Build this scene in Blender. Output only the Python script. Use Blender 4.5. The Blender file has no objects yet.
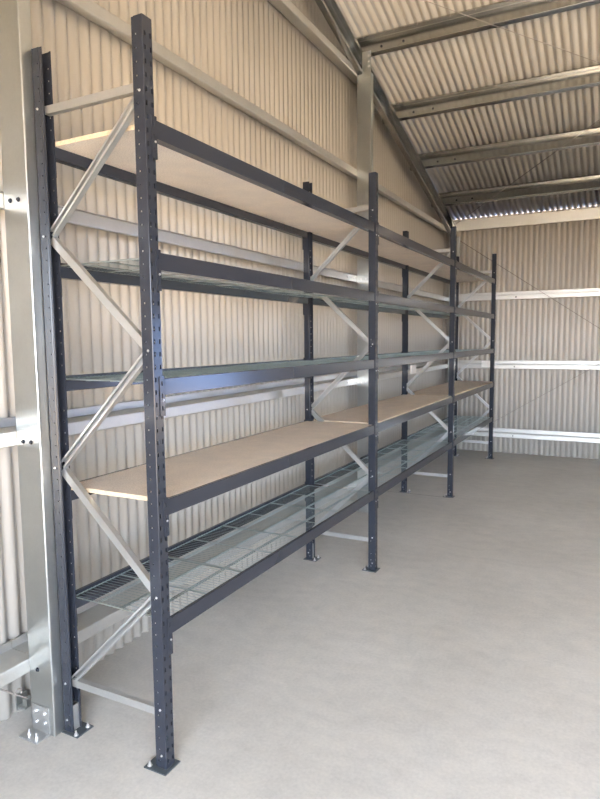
import bpy, bmesh, math, random
from mathutils import Vector, Matrix
random.seed(7)
SC = bpy.context.scene
COL = SC.collection

# ------------------------------------------------------------------ materials
def new_mat(name):
    m = bpy.data.materials.new(name)
    m.use_nodes = True
    nt = m.node_tree
    b = nt.nodes['Principled BSDF']
    return m, nt, b

def coords(nt, scale=(1, 1, 1), kind='Object'):
    tc = nt.nodes.new('ShaderNodeTexCoord')
    mp = nt.nodes.new('ShaderNodeMapping')
    mp.inputs['Scale'].default_value = scale
    nt.links.new(tc.outputs[kind], mp.inputs['Vector'])
    return mp.outputs['Vector']

def noise(nt, vec, scale, detail=4, rough=.55):
    n = nt.nodes.new('ShaderNodeTexNoise')
    n.inputs['Scale'].default_value = scale
    n.inputs['Detail'].default_value = detail
    n.inputs['Roughness'].default_value = rough
    nt.links.new(vec, n.inputs['Vector'])
    return n.outputs['Fac']

def ramp(nt, fac, stops):
    r = nt.nodes.new('ShaderNodeValToRGB')
    e = r.color_ramp.elements
    while len(e) < len(stops):
        e.new(.5)
    for k, (p, c) in enumerate(stops):
        e[k].position = p
        e[k].color = (c[0], c[1], c[2], 1)
    nt.links.new(fac, r.inputs['Fac'])
    return r.outputs['Color']

def mixc(nt, fac, a, b, mode='MIX'):
    m = nt.nodes.new('ShaderNodeMix')
    m.data_type = 'RGBA'
    m.blend_type = mode
    if isinstance(fac, (int, float)):
        m.inputs[0].default_value = fac
    else:
        nt.links.new(fac, m.inputs[0])
    for i, v in ((6, a), (7, b)):
        if isinstance(v, tuple):
            m.inputs[i].default_value = (v[0], v[1], v[2], 1)
        else:
            nt.links.new(v, m.inputs[i])
    return m.outputs[2]

def bump(nt, b, h, strength, dist=.002):
    n = nt.nodes.new('ShaderNodeBump')
    n.inputs['Strength'].default_value = strength
    n.inputs['Distance'].default_value = dist
    nt.links.new(h, n.inputs['Height'])
    nt.links.new(n.outputs['Normal'], b.inputs['Normal'])

def mat_paint(name, c, rough=.45, var=.05):
    m, nt, b = new_mat(name)
    v = coords(nt)
    f = noise(nt, v, 1.6)
    col = ramp(nt, f, [(.3, tuple(x*(1-var) for x in c)), (.7, tuple(min(1, x*(1+var)) for x in c))])
    nt.links.new(col, b.inputs['Base Color'])
    b.inputs['Roughness'].default_value = rough
    return m

def mat_galv(name, c=(.60, .61, .60), rough=.42, metal=.85):
    m, nt, b = new_mat(name)
    v = coords(nt)
    vo = nt.nodes.new('ShaderNodeTexVoronoi')
    vo.inputs['Scale'].default_value = 90
    nt.links.new(v, vo.inputs['Vector'])
    f = noise(nt, v, 5)
    c1 = ramp(nt, f, [(.3, tuple(x*.96 for x in c)), (.7, tuple(min(1, x*1.04) for x in c))])
    sp = ramp(nt, vo.outputs['Color'], [(0, (.98, .98, .98)), (1, (1.02, 1.02, 1.02))])
    col = mixc(nt, 1.0, c1, sp, 'MULTIPLY')
    nt.links.new(col, b.inputs['Base Color'])
    rr = nt.nodes.new('ShaderNodeMapRange')
    rr.inputs['To Min'].default_value = rough-.02
    rr.inputs['To Max'].default_value = rough+.03
    nt.links.new(f, rr.inputs['Value'])
    nt.links.new(rr.outputs['Result'], b.inputs['Roughness'])
    b.inputs['Metallic'].default_value = metal
    return m

def mat_board(name, a, bcol, rough=.75):
    m, nt, b = new_mat(name)
    v = coords(nt)
    n1 = noise(nt, v, 160, 3, .7)
    n2 = noise(nt, v, 7, 4)
    col = ramp(nt, n1, [(.30, tuple(x*.72 for x in a)), (.52, a), (.72, bcol)])
    t = ramp(nt, n2, [(.3, (.93, .93, .93)), (.7, (1.05, 1.04, 1.02))])
    col = mixc(nt, 1.0, col, t, 'MULTIPLY')
    nt.links.new(col, b.inputs['Base Color'])
    b.inputs['Roughness'].default_value = rough
    bump(nt, b, n1, .15, .001)
    return m

def mat_concrete():
    m, nt, b = new_mat('power floated concrete')
    v = coords(nt)
    n1 = noise(nt, v, .9, 6, .6)
    n2 = noise(nt, v, 7.5, 8, .70)
    n3 = noise(nt, v, 60, 3, .6)
    # arcs left by the trowel
    w = nt.nodes.new('ShaderNodeTexWave')
    w.wave_type = 'RINGS'
    w.inputs['Scale'].default_value = 2.2
    w.inputs['Distortion'].default_value = 14
    w.inputs['Detail'].default_value = 4
    nt.links.new(coords(nt, (1, 1, 1)), w.inputs['Vector'])
    base = ramp(nt, n1, [(.32, FLOOR_A), (.68, FLOOR_B)])
    c2 = ramp(nt, n2, [(.3, (.91, .913, .92)), (.5, (1, 1, 1)), (.7, (1.06, 1.05, 1.03))])
    c3 = ramp(nt, n3, [(.3, (.95, .95, .95)), (.7, (1.05, 1.05, 1.05))])
    c4 = ramp(nt, w.outputs['Fac'], [(0, (.982, .982, .982)), (1, (1.015, 1.015, 1.015))])
    col = mixc(nt, 1.0, base, c2, 'MULTIPLY')
    col = mixc(nt, 1.0, col, c3, 'MULTIPLY')
    col = mixc(nt, 1.0, col, c4, 'MULTIPLY')
    nt.links.new(col, b.inputs['Base Color'])
    rr = nt.nodes.new('ShaderNodeMapRange')
    rr.inputs['To Min'].default_value = .50
    rr.inputs['To Max'].default_value = .72
    nt.links.new(n2, rr.inputs['Value'])
    nt.links.new(rr.outputs['Result'], b.inputs['Roughness'])
    b.inputs['Specular IOR Level'].default_value = .35
    bump(nt, b, n3, .08, .001)
    return m

FLOOR_A = (.505, .495, .468)
FLOOR_B = (.605, .594, .566)
M_WALL = mat_paint('cream wall sheet', (.475, .447, .402), .40, .03)
M_ROOF = mat_paint('cream roof sheet', (.435, .405, .352), .38, .03)
M_GALV = mat_galv('galvanised steel', (.58, .605, .60), .31, .96)
M_PURL = mat_galv('dark galvanised purlin', (.46, .46, .44), .24, 1.0)  # darker, smoother galvanised tone for the purlins and the rafter
M_GALVB = mat_galv('bright galvanised steel', (.60, .61, .61), .34)
M_GIRT = mat_galv('galvanised rail steel', (.60, .60, .575), .44, .85)
M_WIRE = mat_galv('zinc plated wire', (.29, .36, .37), .35, .95)
M_EDGE = mat_galv('zinc plated thick wire', (.50, .57, .57), .33, .9)
M_DARK = mat_paint('slate powder coat', (.026, .030, .041), .17, .04)
M_BOARD = mat_board('chipboard face', (.86, .76, .66), (.94, .87, .79))
M_BEDGE = mat_board('chipboard cut edge', (.68, .55, .38), (.78, .68, .50))
M_FLOOR = mat_concrete()
M_CUT = mat_paint('saw cut', (.16, .155, .15), .9)
M_SOIL = mat_board('dry red soil', (.49, .36, .235), (.57, .435, .295), .95)
M_ROD = mat_paint('dull steel rod', (.27, .24, .215), .5)
M_DARK.node_tree.nodes['Principled BSDF'].inputs['Specular IOR Level'].default_value = .40
M_WHITE = mat_paint('white plate', (.82, .80, .78), .5)
M_BOLT = mat_galv('zinc bolt', (.70, .70, .70), .32, .8)
M_PLATE = mat_paint('slate foot plate', (.075, .088, .098), .38, .05)

# ------------------------------------------------------------------ mesh builder
class MB:
    def __init__(s):
        s.v = []; s.f = []; s.m = []; s.smooth = []
    def add(s, vs, fs, mi=0, smooth=False):
        o = len(s.v)
        s.v += [tuple(p) for p in vs]
        for f in fs:
            s.f.append([i+o for i in f]); s.m.append(mi); s.smooth.append(smooth)
    def box(s, a, b, mi=0, top_mi=None):
        x0, y0, z0 = a; x1, y1, z1 = b
        vs = [(x0,y0,z0),(x1,y0,z0),(x1,y1,z0),(x0,y1,z0),(x0,y0,z1),(x1,y0,z1),(x1,y1,z1),(x0,y1,z1)]
        s.add(vs, [(0,1,5,4),(1,2,6,5),(2,3,7,6),(3,0,4,7)], mi)
        s.add(vs, [(0,3,2,1),(4,5,6,7)], mi if top_mi is None else top_mi)
    def extrude(s, poly, o, U, V, W, L, mi=0):
        o, U, V, W = Vector(o), Vector(U), Vector(V), Vector(W)
        n = len(poly)
        a = [o+U*p[0]+V*p[1] for p in poly]
        b = [p+W*L for p in a]
        s.add(a+b, [(i, (i+1) % n, n+(i+1) % n, n+i) for i in range(n)]+[tuple(range(n))[::-1], tuple(range(n, 2*n))], mi)
    def tube(s, a, b, r, n=6, mi=0, caps=True):
        a, b = Vector(a), Vector(b)
        w = (b-a).normalized()
        u = w.orthogonal().normalized(); v = w.cross(u)
        ring = [(math.cos(2*math.pi*k/n)*r, math.sin(2*math.pi*k/n)*r) for k in range(n)]
        vs = [a+u*c+v*d for c, d in ring]+[b+u*c+v*d for c, d in ring]
        s.add(vs, [(i, (i+1) % n, n+(i+1) % n, n+i) for i in range(n)], mi, n > 6)
        if caps:
            s.add(vs, [tuple(range(n))[::-1], tuple(range(n, 2*n))], mi)
    def mesh(s, name, mats, recalc=True):
        me = bpy.data.meshes.new(name)
        me.from_pydata([tuple(p) for p in s.v], [], s.f)
        for k in (mats if isinstance(mats, (list, tuple)) else [mats]):
            me.materials.append(k)
        for p, mi, sm in zip(me.polygons, s.m, s.smooth):
            p.material_index = mi; p.use_smooth = sm
        if recalc:
            bm = bmesh.new(); bm.from_mesh(me)
            bmesh.ops.recalc_face_normals(bm, faces=bm.faces)
            bm.to_mesh(me); bm.free()
        me.update()
        return me
    def build(s, name, mats, parent=None, recalc=True):
        return link(name, s.mesh(name, mats, recalc), parent)

def link(name, me, parent=None, loc=None, rotz=0):
    o = bpy.data.objects.new(name, me)
    COL.objects.link(o)
    if parent is not None:
        o.parent = parent
    if loc is not None:
        o.location = loc
    o.rotation_euler.z = rotz
    return o

def tag(o, label, cat, group=None):
    o['label'] = label; o['category'] = cat
    if group: o['group'] = group
    return o

def structure(o):
    o['kind'] = 'structure'
    return o

def empty(name, loc=(0, 0, 0)):
    o = bpy.data.objects.new(name, None); COL.objects.link(o); o.location = loc
    o.empty_display_size = .1
    return o

def section(pts, t):
    """a thin rolled-steel section: the open line pts thickened by t to its left"""
    n = len(pts); off = []
    for i in range(n):
        d = []
        if i > 0: d.append((Vector(pts[i])-Vector(pts[i-1])).normalized())
        if i < n-1: d.append((Vector(pts[i+1])-Vector(pts[i])).normalized())
        ns = [Vector((-q.y, q.x)) for q in d]
        if len(ns) == 1: m = ns[0]*t
        else:
            m = (ns[0]+ns[1]); m = m/ max(.2, m.dot(ns[0]))*t
        off.append((pts[i][0]+m.x, pts[i][1]+m.y))
    return [tuple(p) for p in pts]+off[::-1]

def fillet(pts, rad, k=4):
    """round the bends of an open line"""
    out = [tuple(pts[0])]
    for i in range(1, len(pts)-1):
        p = Vector(pts[i]); a = (Vector(pts[i-1])-p); b = (Vector(pts[i+1])-p)
        q = min(rad, a.length*.45, b.length*.45)
        A = p+a.normalized()*q; B = p+b.normalized()*q
        for j in range(k+1):
            t = j/k
            w = A*(1-t)**2+p*2*t*(1-t)+B*t*t
            out.append((w.x, w.y))
    out.append(tuple(pts[-1]))
    return out

def bolt_mesh(mb, p, d, r=.008, h=.007, mi=0):
    p, d = Vector(p), Vector(d).normalized()
    mb.tube(p, p+d*.002, r*1.45, 10, mi)
    mb.tube(p+d*.002, p+d*(.002+h), r, 6, mi)

# ------------------------------------------------------------------ the building
XW = -.918            # mid plane of the left wall sheets
YB = 9.936            # mid plane of the back wall sheets
YF = -2.25            # open front
XR = 11.35            # right wall
XB = 7.35             # purlins and rails are built up to this frame
SL = math.tan(math.radians(15)); CS = math.cos(math.radians(15)); SN = math.sin(math.radians(15))
YR = 3.85             # ridge
def zr(y, off=4.738):                 # roof plane
    return off-SL*(YR+abs(y-YR)-5.85)
PITCH = .0762
def wave(t):                          # corrugated profile, slightly flattened crests
    c = math.cos(2*math.pi*t/PITCH)
    return .0112*(1-2*((1-c)/2)**1.35)

FX0, FX1, FH = .60, 11.20, 2.9      # open roller door in the front wall
# floor
mb = MB(); mb.box((-1.0, YF-.15, -.15), (XR+.08, YB+.06, 0))
fl = structure(mb.build('floor', M_FLOOR))
mb = MB(); mb.box((-.93, 6.811, -.002), (-.005, 6.819, .0006))
structure(mb.build('trim_1', M_CUT))
# land outside: level around the shed, falling away behind it
mb = MB()
ys = [(-70, -1.0), (-30, -.3), (-6, -.10), (YB+.1, -.10), (16.6, -.12), (21, -2.4), (40, -14), (70, -30)]
xs = (-70, -20, -1, 12, 30, 80)
vs = [(x, y, z) for y, z in ys for x in xs]
n = len(xs)
mb.add(vs, [(a*n+b, a*n+b+1, (a+1)*n+b+1, (a+1)*n+b) for a in range(len(ys)-1) for b in range(n-1)])
g = mb.build('ground', M_SOIL); structure(g)

def wall_sheet(name, axis, plane, t0, t1, zlo, zhi, inward, mat=M_WALL, holes=()):
    """corrugated sheet standing on a wall line; ribs vertical"""
    mb = MB(); n = 12; step = PITCH/n
    cnt = int(round((t1-t0)/step))
    def strip(a, b, z0, z1):
        i0 = int(round((a-t0)/step)); i1 = int(round((b-t0)/step))
        vs = []; fs = []
        for i in range(i0, i1+1):
            t = t0+i*step
            p = plane+inward*wave(t)
            lo = z0(t) if callable(z0) else z0
            hi = z1(t) if callable(z1) else z1
            for z in (lo, hi):
                vs.append((p, t, z) if axis == 'x' else (t, p, z))
        for i in range(i1-i0):
            fs.append((2*i, 2*i+2, 2*i+3, 2*i+1))
        mb.add(vs, fs, 0, True)
    if not holes:
        strip(t0, t1, zlo, zhi)
    for (a, b, z0, z1) in holes:
        strip(t0, a, zlo, zhi); strip(b, t1, zlo, zhi)
        strip(a, b, z1, zhi)
        if z0 > zlo: strip(a, b, zlo, z0)
    o = mb.build(name, mat)
    m = o.modifiers.new('gauge', 'SOLIDIFY'); m.thickness = .0012; m.offset = 0
    return structure(o)

wall_sheet('wall_left', 'x', XW-.005, YF, YB+.04, 0, lambda y: zr(y)-.012, 1)
wall_sheet('wall_back', 'y', YB+.003, XW-.04, XR, 0, 3.647, -1, holes=[(4.95, 6.85, 0, 2.25)])
wall_sheet('wall_right', 'x', XR, YF, YB, 0, lambda y: zr(y)-.012, -1)
wall_sheet('wall_front', 'y', YF, XW-.04, XR, 0, 3.640, 1, holes=[(FX0, FX1, 0, FH)])
# roof
mb = MB(); n = 12; step = PITCH/n
x0 = XW-.05; cnt = int((XR+.12-x0)/step)
for (ya, yb) in ((YR, YB+.10), (YF-.10, YR)):
    vs = []; fs = []
    for i in range(cnt+1):
        x = x0+i*step; h = -wave(x)
        for y in (ya, yb):
            vs.append((x, y+h*SN*(1 if ya == YR else -1), zr(y)+.006+h*CS))
    for i in range(cnt):
        fs.append((2*i, 2*i+2, 2*i+3, 2*i+1))
    mb.add(vs, fs, 0, True)
o = structure(mb.build('ceiling', M_ROOF))
mb = MB(); zc = zr(YR)+.02
mb.extrude([(YR-.17, zc-.17*SL), (YR, zc), (YR+.17, zc-.17*SL), (YR+.17, zc-.17*SL+.002), (YR, zc+.002), (YR-.17, zc-.17*SL+.002)], (x0, 0, 0), (0, 1, 0), (0, 0, 1), (1, 0, 0), XR+.12-x0)
structure(mb.build('trim_2', M_ROOF))
m = o.modifiers.new('gauge', 'SOLIDIFY'); m.thickness = .0012; m.offset = 0

# wall columns: C150, web towards the camera
def column(label, y, ztop, near=False):
    mb = MB()
    sec = section(fillet([(-.616, .064), (-.600, .064), (-.600, 0), (-.750, 0), (-.750, .064), (-.734, .064)], .007), -.0025)
    mb.extrude(sec, (0, y, 0), (1, 0, 0), (0, 1, 0), (0, 0, 1), ztop)
    c = mb.build('steel_column', M_GALV); tag(c, label, 'column')
    for zc in (2.388, 1.352, .30):
        for xc in (-.705, -.655) if zc > 1 else (-.69,):
            if y > 9 and xc > -.7: continue
            b = MB(); bolt_mesh(b, (xc, y, zc), (0, -1, 0), .007, .006); b.build('bolt', M_DARK if near else M_BOLT, c)
    if near:
        cl = MB()
        cl.box((-.735, y-.006, 0), (-.628, y-.0005, .130)); cl.box((-.745, y-.075, 0), (-.628, y-.0005, .007))
        k = cl.build('base_cleat', M_GALVB, c)
        for p, d in (((-.71, y-.006, .10), (0, -1, 0)), ((-.655, y-.006, .055), (0, -1, 0)), ((-.71, y-.006, .05), (0, -1, 0)), ((-.655, y-.006, .10), (0, -1, 0)), ((-.715, y-.045, .007), (0, 0, 1)), ((-.66, y-.050, .007), (0, 0, 1))):
            b = MB(); bolt_mesh(b, p, d, .0075, .007)
            if d[2]: b.tube(Vector(p), Vector(p)+Vector((0, 0, .026)), .005, 8)
            b.build('bolt', M_BOLT, k)
    else:
        cl = MB(); cl.box((-.690, y-.004, ztop-.04), (-.602, y-.0005, ztop+.20))
        if y < 9:
            k = cl.build('rafter_cleat', M_GALV, c)
            for zc in (.06, .11, .16):
                b = MB(); bolt_mesh(b, (-.625, y-.004, ztop+zc), (0, -1, 0), .009, .006); b.build('bolt', M_BOLT, k)
    return c
rb = lambda y: zr(y, 4.366)           # underside of the rafter
column('galvanised steel wall column beside the near end of the rack', 1.828, rb(1.828)-.005, True)
column('galvanised steel wall column behind the second rack frame', 5.852, rb(5.852)-.012)
column('galvanised steel column in the far corner behind the third rack frame', 9.62, rb(9.66)-.012)

# left wall rails: Z sections between the columns
def girt_left(z, y0, y1, label, bolts=()):
    sec = section(fillet([(-.892, z+.046), (-.907, z+.046), (-.907, z), (-.752, z), (-.752, z-.062), (-.768, z-.062)], .005, 3), .002)
    mb = MB(); mb.extrude(sec, (0, y0, 0), (1, 0, 0), (0, 0, 1), (0, 1, 0), y1-y0)
    o = mb.build('steel_rail', M_GIRT); tag(o, label, 'rail')
    for y in bolts:
        b = MB(); bolt_mesh(b, (-.752, y, z-.03), (1, 0, 0), .009, .006); b.build('bolt', M_BOLT, o)
    return o
levels = [(.334, 'lowest'), (1.394, 'middle'), (2.424, 'upper'), (3.462, 'topmost straight')]
where = [(-2.2, 1.860, 'left of the near column'), (1.864, 5.893, 'behind the nearest bay'), (5.897, 9.72, 'beyond the second column')]
for z, nm in levels:
    for k, (a, b, w) in enumerate(where):
        if k == 0 and z > 3: continue
        girt_left(z, a, b, f'{nm} galvanised rail along the left wall {w}', [b-.29, b-.12] if k == 1 and z < 3 else [])
girt_left(4.418, 1.15, 6.60, 'high galvanised rail running behind the sloping rafter')
b = MB(); bolt_mesh(b, (-.83, 1.62, .334), (0, 0, 1), .010, .016)
for o in [o for o in COL.objects if o.name.startswith('steel_rail') and 'lowest' in o['label'] and 'left of' in o['label']]:
    b.build('bolt', M_BOLT, o)

# back wall rails
for z, nm in ((.325, 'lowest'), (1.385, 'middle'), (2.430, 'upper')):
    sec = section(fillet([(YB-.029, z+.060), (YB-.012, z+.060), (YB-.012, z), (YB-.155, z), (YB-.155, z-.062), (YB-.139, z-.062)], .005, 3), -.002)
    mb = MB(); mb.extrude(sec, (-.745, 0, 0), (0, 1, 0), (0, 0, 1), (1, 0, 0), XB+.745)
    o = mb.build('steel_rail', M_GIRT); tag(o, f'{nm} galvanised rail across the back wall', 'rail')
    for x in (.22,):
        b = MB(); bolt_mesh(b, (x, YB-.155, z-.03), (0, -1, 0), .009, .005); b.build('bolt', M_DARK, o)
# eave beam
sec = section([(9.80, 3.458), (9.80, 3.442), (9.758, 3.442), (9.758, 3.592), (9.80, 3.592)], -.002)
mb = MB(); mb.extrude(sec, (-.70, 0, 0), (0, 1, 0), (0, 0, 1), (1, 0, 0), XB+.70)
tag(mb.build('eave_beam', M_GIRT), 'deep galvanised eave beam under the roof edge at the back wall', 'beam')

# rafter: C200 open towards the room
def slope_frame(y, sgn=1):
    return Vector((0, sgn*CS, -SN)), Vector((0, sgn*SN, CS))
Dn, Nn = slope_frame(0)
mb = MB()
sec = section(fillet([(-.688, .022), (-.688, 0), (-.748, 0), (-.748, .200), (-.688, .200), (-.688, .178)], .006, 3), -.0025)
L = (9.84-YR)/CS
mb.extrude(sec, (0, YR, zr(YR, 4.363)), (1, 0, 0), Nn, Dn, L)
r = mb.build('rafter', M_PURL); tag(r, 'sloping galvanised rafter under the roof along the left wall', 'beam')
D2, N2 = slope_frame(0, -1)
# haunch plate at the foot of the rafter
mb = MB()
mb.add([(-.688, 9.60, rb(9.60)-.02), (-.688, 9.80, 3.16), (-.688, 9.80, rb(9.80)+.17), (-.688, 9.50, rb(9.50)+.17),
        (-.684, 9.60, rb(9.60)-.02), (-.684, 9.80, 3.16), (-.684, 9.80, rb(9.80)+.17), (-.684, 9.50, rb(9.50)+.17)],
       [(0,1,2,3), (4,5,6,7), (0,1,5,4), (1,2,6,5), (2,3,7,6), (3,0,4,7)])
mb.build('knee_plate', M_GALV, r)

# purlins
names = ['nearest', 'second from the front', 'third from the front', 'last before the back wall']
for k, y in enumerate((5.905, 6.962, 8.012, 9.055)):
    mb = MB()
    s0 = .030
    sec = section(fillet([(-.066, .134), (-.066, .150), (0, .150), (0, 0), (.056, 0), (.056, .016)], .005, 3), .002)
    mb.extrude(sec, (XW+.03, y, zr(y, 4.572)), Dn, Nn, (1, 0, 0), XB-.03-XW-.03)
    o = mb.build('purlin', M_PURL); tag(o, f'galvanised roof purlin, {names[k]} in view', 'beam')
    x = round((-.70)/PITCH)*PITCH; i = 0
    base = Vector((0, y, zr(y, 4.572)))
    while x < 3.4:
        b = MB(); q = base+Vector((x, 0, 0))+Dn*(-.070)+Nn*.155
        b.tube(q, q-Nn*.034, .0028, 6)
        b.build('roofing_screw', M_ROD, o)
        x += PITCH*(3 if i % 2 else 4); i += 1
    for x in (-.52, -.30):
        b = MB(); bolt_mesh(b, base+Vector((x, 0, 0))+Nn*.045+Dn*(-.001), -Dn, .008, .006); b.build('bolt', M_DARK, o)

# bracing rods
def rod(a, b, r, label, name='bracing_rod'):
    mb = MB(); mb.tube(a, b, r, 8)
    return tag(mb.build(name, M_ROD), label, 'rod')
rod((-.62, 9.750, 3.29), (3.60, 9.742, .36), .0045, 'thin bracing rod falling to the right across the back wall')
rod((-.60, 9.730, .17), (3.60, 9.730, 2.79), .0038, 'thin bracing rod rising to the right across the back wall')
def rz(y, d): return zr(y, 4.560)-d
rod((-.66, 9.66, rz(9.66, .006)), (2.90, 5.92, rz(5.92, .006)), .0038, 'thin roof bracing rod rising right from the far corner')
rod((-.40, 5.02, rz(5.02, .020)), (3.60, 8.68, rz(8.68, .020)), .0035, 'thin roof bracing rod crossing the nearest purlin')
rr_ = rod((-.86, 1.905, .070), (-.86, 1.612, .322), .0045, 'short thin rod anchored low on the left wall by the near column')
mb = MB(); mb.box((-.905, 1.865, .040), (-.845, 1.925, .046)); mb.box((-.905, 1.865, .02), (-.899, 1.925, .095)); mb.box((-.875, 1.880, .046), (-.845, 1.915, .080))
mb.build('anchor_bracket', M_GALV, rr_)
mb = MB(); prev = None
for k in range(9):
    a = math.radians(-40+k*32); p = Vector((-.845, 1.838+math.cos(a)*.017, .143+math.sin(a)*.017))
    if prev is not None: mb.tube(prev, p, .004, 6)
    prev = p
mb.build('hook', M_ROD, rr_)

# small white plates on the rails
def plate(a, b, label):
    mb = MB(); mb.box(a, b); o = mb.build('white_plate', M_WHITE)
    bm = bmesh.new(); bm.from_mesh(o.data); bmesh.ops.bevel(bm, geom=bm.edges[:], offset=.004, segments=2, affect='EDGES'); bm.to_mesh(o.data); bm.free()
    return tag(o, label, 'plate')
plate((-.7515, 7.66, 1.342), (-.730, 7.87, 1.450), 'small white plate on the left wall rail behind the middle bay')
plate((-.262, YB-.180, 1.345), (-.128, YB-.1555, 1.441), 'small white plate on the back wall rail behind the far bay')

# ------------------------------------------------------------------ the rack
Y = [1.880, 4.3625, 6.845, 9.327]
PW = .055; DEPTH = .597; H = 3.0
ZT = [2.637, 2.134, 1.638, 1.143, .637]
rack = empty('shelving_rack', (-.3, 1.88, 0))
rack.location = (0, 0, 0)
tag(rack, 'long dark slate steel shelving rack of three bays with five levels', 'shelving rack')

def post_mesh():
    # unrolled section of the upright, with punched slots on the face and small holes in the sides
    P = [(-.056, .006), (-.056, .003), (-.046, .003), (-.043, 0), (-.002, 0), (0, .002), (0, .053), (-.002, .055), (-.043, .055), (-.046, .052), (-.056, .052), (-.056, .049)]
    st = []
    def seg(a, b, cuts):
        d = math.hypot(b[0]-a[0], b[1]-a[1])
        cur = 0
        for (c0, c1, kind) in cuts:
            st.append((a, b, d, cur, c0, None)); st.append((a, b, d, c0, c1, kind)); cur = c1
        st.append((a, b, d, cur, d, None))
    for i in range(len(P)-1):
        cuts = []
        if i == 3: cuts = [(.006, .012, 'hole')]
        if i == 7: cuts = [(.029, .035, 'hole')]
        if i == 5: cuts = [(.006, .0145, 'slot'), (.0365, .045, 'slot')]
        seg(P[i], P[i+1], cuts)
    zs = [0.0]; kinds = []
    z = .035
    while z < H-.02:
        zs += [z-.009, z-.003, z+.003, z+.009]; kinds += ['gap', 'slot', 'both', 'slot']; z += .05
    zs.append(H); kinds.append('gap')
    mb = MB()
    pts = []
    for (a, b, d, c0, c1, k) in st:
        pts.append((a[0]+(b[0]-a[0])*c0/d, a[1]+(b[1]-a[1])*c0/d))
    pts.append(P[-1])
    n = len(pts)
    vs = [(p[0], p[1], z) for z in zs for p in pts]
    fs = []
    for r_ in range(len(zs)-1):
        for c in range(n-1):
            k = st[c][5]
            if k == 'slot' and kinds[r_] in ('slot', 'both'): continue
            if k == 'hole' and kinds[r_] == 'both': continue
            fs.append((r_*n+c, r_*n+c+1, (r_+1)*n+c+1, (r_+1)*n+c))
    mb.add(vs, fs)
    return mb.mesh('post', M_DARK)
PM = post_mesh()
# foot plate (local: post face at x=0 looking +x, inside towards -x)
mb = MB(); mb.box((-.098, -.028, 0), (.018, .070, .005)); FOOT = mb.mesh('foot_plate', M_PLATE)
mb = MB(); mb.box((-.045, .006, .005), (-.0425, .049, .125)); mb.box((-.045, .006, .005), (-.012, .0085, .125)); mb.box((-.045, .0465, .005), (-.012, .049, .125)); FOOTB = mb.mesh('foot_bracket', M_GALVB)
mb = MB(); bolt_mesh(mb, (0, 0, 0), (0, 0, 1), .0075, .008); mb.tube((0, 0, .01), (0, 0, .022), .0045, 8); ANCH = mb.mesh('anchor_bolt', M_BOLT)
mb = MB(); bolt_mesh(mb, (0, 0, 0), (0, -1, 0), .0036, .003); BOLT = mb.mesh('bolt', M_BOLT)
ZN = [(.235, 'r'), (.745, 'f'), (1.235, 'r'), (1.750, 'f'), (2.235, 'r'), (2.730, 'f')]
for i, y in enumerate(Y):
    for side in ('f', 'r'):
        if side == 'f': loc, rz_ = (0, y, 0), 0
        else: loc, rz_ = (-DEPTH, y+PW, 0), math.pi
        p = link('post', PM, rack, loc, rz_)
        md = p.modifiers.new('gauge', 'SOLIDIFY'); md.thickness = .002; md.offset = -1
        link('foot_plate', FOOT, p); link('foot_bracket', FOOTB, p)
        for yy in (-.010, .060):
            link('anchor_bolt', ANCH, p, (-.080, yy, .005))
        zb = [z for z, s in ZN if s == side]
        zb += [2.757] if side == 'r' else [.262]
        if side == 'r': zb = [z for z in zb]
        for z in zb+[.06]:
            o = link('bolt', BOLT, p, ((-.0225, -.0005, z) if side == 'f' else (-.0225, PW+.0005, z)), 0 if side == 'f' else math.pi)
# braces, a C section with its open side to the front or the back
def brace_mesh(a, b, open_front, name='diagonal_brace'):
    (xa, za), (xb, zb) = a, b
    d = Vector((xb-xa, 0, zb-za)); L = d.length; W = d.normalized(); U = Vector((-W.z, 0, W.x))
    h = .0165; D = .013
    if open_front:
        sec = [(-h, -D), (-h, D), (h, D), (h, -D)]
        sec = section([(-h+.009, -D), (-h, -D), (-h, D), (h, D), (h, -D), (h-.009, -D)], -.0016)
    else:
        sec = section([(-h+.009, D), (-h, D), (-h, -D), (h, -D), (h, D), (h-.009, D)], .0016)
    mb = MB(); mb.extrude(sec, (xa, 0, za), U, (0, 1, 0), W, L)
    return mb.mesh(name, M_GALVB)
XFb, XRb = -.048, -DEPTH+.048
px = {'f': XFb, 'r': XRb}
braces = []
for k in range(5):
    (z0, s0), (z1, s1) = ZN[k], ZN[k+1]
    lo = (px[s0], z0+.012); hi = (px[s1], z1-.012)
    braces.append(('diagonal_brace', brace_mesh(lo, hi, k % 2 == 0)))
braces.append(('horizontal_brace', brace_mesh((XRb, 2.752), (XFb, 2.752), False, 'horizontal_brace')))
braces.append(('horizontal_brace', brace_mesh((XRb, .238), (XFb, .238), False, 'horizontal_brace')))
for y in Y:
    for nm, me in braces:
        link(nm, me, rack, (0, y+PW/2, 0))
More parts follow.
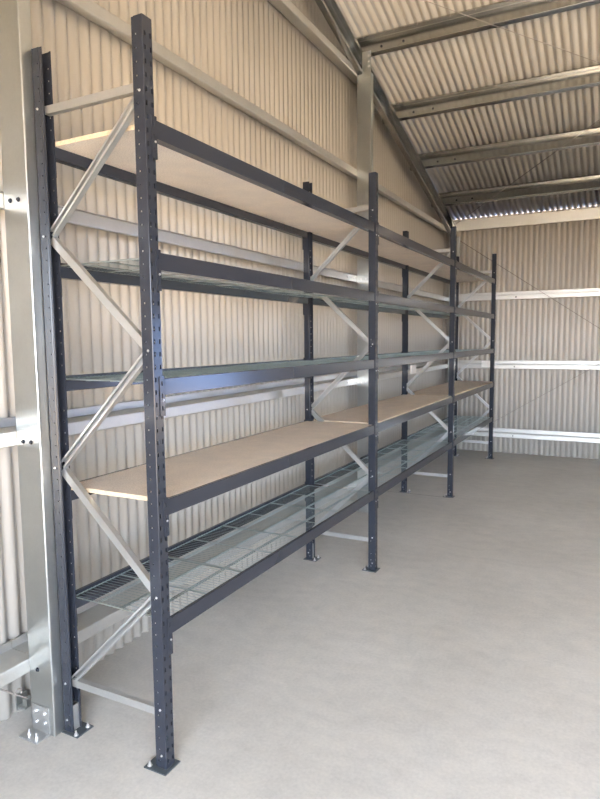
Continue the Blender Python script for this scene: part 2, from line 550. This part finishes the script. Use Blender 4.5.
# beams
def beam_mesh(L):
    P = [(-.004, 0), (-.002, .002), (-.002, .066), (-.004, .068), (-.019, .068), (-.019, .049), (-.044, .049), (-.046, .047), (-.046, .002), (-.044, 0)]
    mb = MB(); mb.extrude(P, (0, 0, 0), (1, 0, 0), (0, 0, 1), (0, 1, 0), L)
    return mb.mesh('beam', M_DARK)
def connector_mesh(sgn):
    # plate against the inner side of the post and a slotted flange lying on its face
    mb = MB()
    y0, y1 = (0, .003) if sgn > 0 else (-.003, 0)
    mb.box((-.048, y0, -.082), (.004, y1, .078))
    a, b = (-.027, .003) if sgn > 0 else (-.003, .027)
    # flange with three slots
    zc = [-.082, -.060, -.042, -.010, .008, .040, .058, .078]
    m0, m1 = ((-.0185, -.010) if sgn > 0 else (.010, .0185))
    mb.box((.001, a, -.082), (.004, m0, .078)); mb.box((.001, m1, -.082), (.004, b, .078))
    for q in range(0, 8, 2):
        mb.box((.001, m0, zc[q]), (.004, m1, zc[q+1]))
    return mb.mesh('connector', M_DARK)
CON = {1: connector_mesh(1), -1: connector_mesh(-1)}
mb = MB(); mb.tube((.004, 0, 0), (.007, 0, 0), .0045, 8); PIN = mb.mesh('safety_pin', M_BOLT)
for i in range(3):
    ya, yb = Y[i]+PW+.0035, Y[i+1]-.0035
    BM = beam_mesh(yb-ya-.006)
    for z in ZT:
        for side in ('f', 'r'):
            if side == 'f': loc, rz_ = (0, ya+.003, z-.068), 0
            else: loc, rz_ = (-DEPTH, yb-.003, z-.068), math.pi
            bo = link('beam', BM, rack, loc, rz_)
            link('connector', CON[1], bo, (0, -.0035, 0))
            link('connector', CON[-1], bo, (0, yb-ya-.0025, 0))
            link('safety_pin', PIN, bo, (0, -.012, -.018))
            link('safety_pin', PIN, bo, (0, yb-ya+.006, -.018))

# chipboard shelves
bays = ['near', 'middle', 'far']
for k, lv in ((0, 'top'), (3, 'second lowest')):
    for i in range(3):
        mb = MB()
        ya = Y[i]+PW+.006 if i == 0 else Y[i]+PW-.022
        yb = Y[i+1]+PW-.026 if i < 2 else Y[i+1]-.006
        if k == 0: dz = -.0003
        else: dz = (0, .007, .011)[i]
        z1 = ZT[k]+dz; z0 = z1-.0184
        xa, xb = -DEPTH+.0205, -.0205
        # notched where it passes the posts
        nx0, nx1 = -DEPTH+.0605, -.0605
        poly = [(xa, Y[i]+PW+.006), (nx0, Y[i]+PW+.006), (nx0, ya), (nx1, ya), (nx1, Y[i]+PW+.006), (xb, Y[i]+PW+.006),
                (xb, Y[i+1]-.006), (nx1, Y[i+1]-.006), (nx1, yb), (nx0, yb), (nx0, Y[i+1]-.006), (xa, Y[i+1]-.006)]
        clean = []
        for p in poly:
            if not clean or (abs(p[0]-clean[-1][0])+abs(p[1]-clean[-1][1])) > 1e-5: clean.append(p)
        n = len(clean)
        lo = [(p[0], p[1], z0) for p in clean]; hi = [(p[0], p[1], z1) for p in clean]
        mb.add(lo+hi, [tuple(range(n))[::-1], tuple(range(n, 2*n))], 0)
        mb.add(lo+hi, [(q, (q+1) % n, n+(q+1) % n, n+q) for q in range(n)], 1)
        o = mb.build('chipboard_shelf', [M_BOARD, M_BEDGE])
        tag(o, f'chipboard shelf board on the {lv} level of the {bays[i]} bay', 'shelf board')

# wire mesh decks, four to a bay
def deck_meshes(Lp):
    W0, W1 = -DEPTH+.022, -.022
    mb = MB(); r = .0011
    n = int(Lp/.025)
    off = (Lp-.008-(n-1)*.025)/2
    for q in range(n):
        y = .004+off+q*.025
        mb.tube((W0, y, .0), (W1, y, .0), r, 4, 0, False)
    grid = mb.mesh('wire_deck', M_WIRE)
    e = MB()
    for y in (.004, Lp-.004):
        e.tube((W0, y, -.003), (W1, y, -.003), .0032, 6)
    for x in (W0+.002, W1-.002):
        e.tube((x, .004, -.004), (x, Lp-.004, -.004), .0026, 6)
    edge = e.mesh('edge_wire', M_EDGE)
    c = MB()
    c.tube((0, .004, -.005), (0, Lp-.004, -.005), .003, 6)
    c.tube((-.012, .004, -.005), (-.012, Lp-.004, -.005), .003, 6)
    sup = c.mesh('support_wire', M_EDGE)
    q = MB(); q.tube((W0, 0, -.003), (W1, 0, -.003), .003, 6)
    return grid, edge, sup, q.mesh('cross_wire', M_EDGE)
pos = ['nearest', 'second nearest', 'third nearest', 'farthest']
lvn = {1: 'second highest level', 2: 'middle level', 4: 'lowest level'}
for i in range(3):
    ya, yb = Y[i]+PW+.006, Y[i+1]-.006
    Lp = (yb-ya)/4
    grid, edge, sup, crossw = deck_meshes(Lp-.002)
    for k in (1, 2, 4):
        for j in range(4):
            o = link('wire_deck', grid, None, (0, ya+j*Lp+.001, ZT[k]-.0173+.006))
            o.location.z = ZT[k]-.012
            tag(o, f'{pos[j]} wire mesh deck panel on the {lvn[k]} of the {bays[i]} bay', 'wire shelf', f'wire decks on the {lvn[k]}')
            link('edge_wire', edge, o)
            link('cross_wire', crossw, o, (0, Lp/2, 0))
            for x in (-.42, -.28, -.14):
                link('support_wire', sup, o, (x, 0, 0))

# ------------------------------------------------------------------ camera
f, yaw, pit, rol, cx, cz = 615.807, .477244, .0958097, -.0099883, 1.617371, 1.784888
c, s = math.cos(yaw), math.sin(yaw)
fw0 = Vector((-s, c, 0)); rt = Vector((c, s, 0)); up0 = Vector((0, 0, 1))
fw = fw0*math.cos(pit)-up0*math.sin(pit); up = up0*math.cos(pit)+fw0*math.sin(pit)
r2 = rt*math.cos(rol)+up*math.sin(rol); u2 = up*math.cos(rol)-rt*math.sin(rol)
cam = bpy.data.cameras.new('camera'); co = bpy.data.objects.new('camera', cam); COL.objects.link(co)
M = Matrix((r2, u2, -fw)).transposed().to_4x4(); M.translation = Vector((cx, 0, cz))
co.matrix_world = M
cam.sensor_fit = 'HORIZONTAL'; cam.sensor_width = 36; cam.lens = f/600*36
cam.clip_start = .02; cam.clip_end = 500
SC.camera = co

# ------------------------------------------------------------------ light
SKY_K, SUN_K, EXPO = 1.0, 4.2, 3.90
SKY_SUNWARD = (1.18, 1.32, 1.55)
w = bpy.data.worlds.new('sky'); SC.world = w; w.use_nodes = True
nt = w.node_tree; bg = nt.nodes['Background']
tc = nt.nodes.new('ShaderNodeTexCoord'); sep = nt.nodes.new('ShaderNodeSeparateXYZ')
nt.links.new(tc.outputs['Generated'], sep.inputs['Vector'])
mr = nt.nodes.new('ShaderNodeMapRange'); mr.inputs['From Min'].default_value = -.3; mr.inputs['From Max'].default_value = 1
nt.links.new(sep.outputs['Z'], mr.inputs['Value'])
col = ramp(nt, mr.outputs['Result'], [(0, (.24, .40, .85)), (.23, (.32, .52, 1.0)), (.38, (.86, .91, .97)), (1, (.80, .87, .97))])
fy = nt.nodes.new('ShaderNodeMapRange'); fy.interpolation_type = 'SMOOTHSTEP'
fy.inputs['From Min'].default_value = .05; fy.inputs['From Max'].default_value = -.85
nt.links.new(sep.outputs['Y'], fy.inputs['Value'])
col = mixc(nt, fy.outputs['Result'], col, SKY_SUNWARD)      # brighter, whiter sky on the sun's side
nt.links.new(col, bg.inputs['Color']); bg.inputs['Strength'].default_value = SKY_K
sun = bpy.data.lights.new('sun', 'SUN'); so = bpy.data.objects.new('sun', sun); COL.objects.link(so)
sun.energy = SUN_K; sun.angle = math.radians(.6); sun.color = (1, .96, .90)
d = Vector((.28, .26, -.92)); so.rotation_euler = d.to_track_quat('-Z', 'Y').to_euler(); so.location = (0, 0, 12)

vs = SC.view_settings
SC.display_settings.display_device = 'sRGB'
vs.view_transform = 'Standard'; vs.look = 'None'; vs.gamma = 1; vs.use_curve_mapping = False
vs.exposure = EXPO
SC.cycles.use_adaptive_sampling = False; SC.cycles.caustics_reflective = False
SC.cycles.max_bounces = 12; SC.cycles.diffuse_bounces = 5
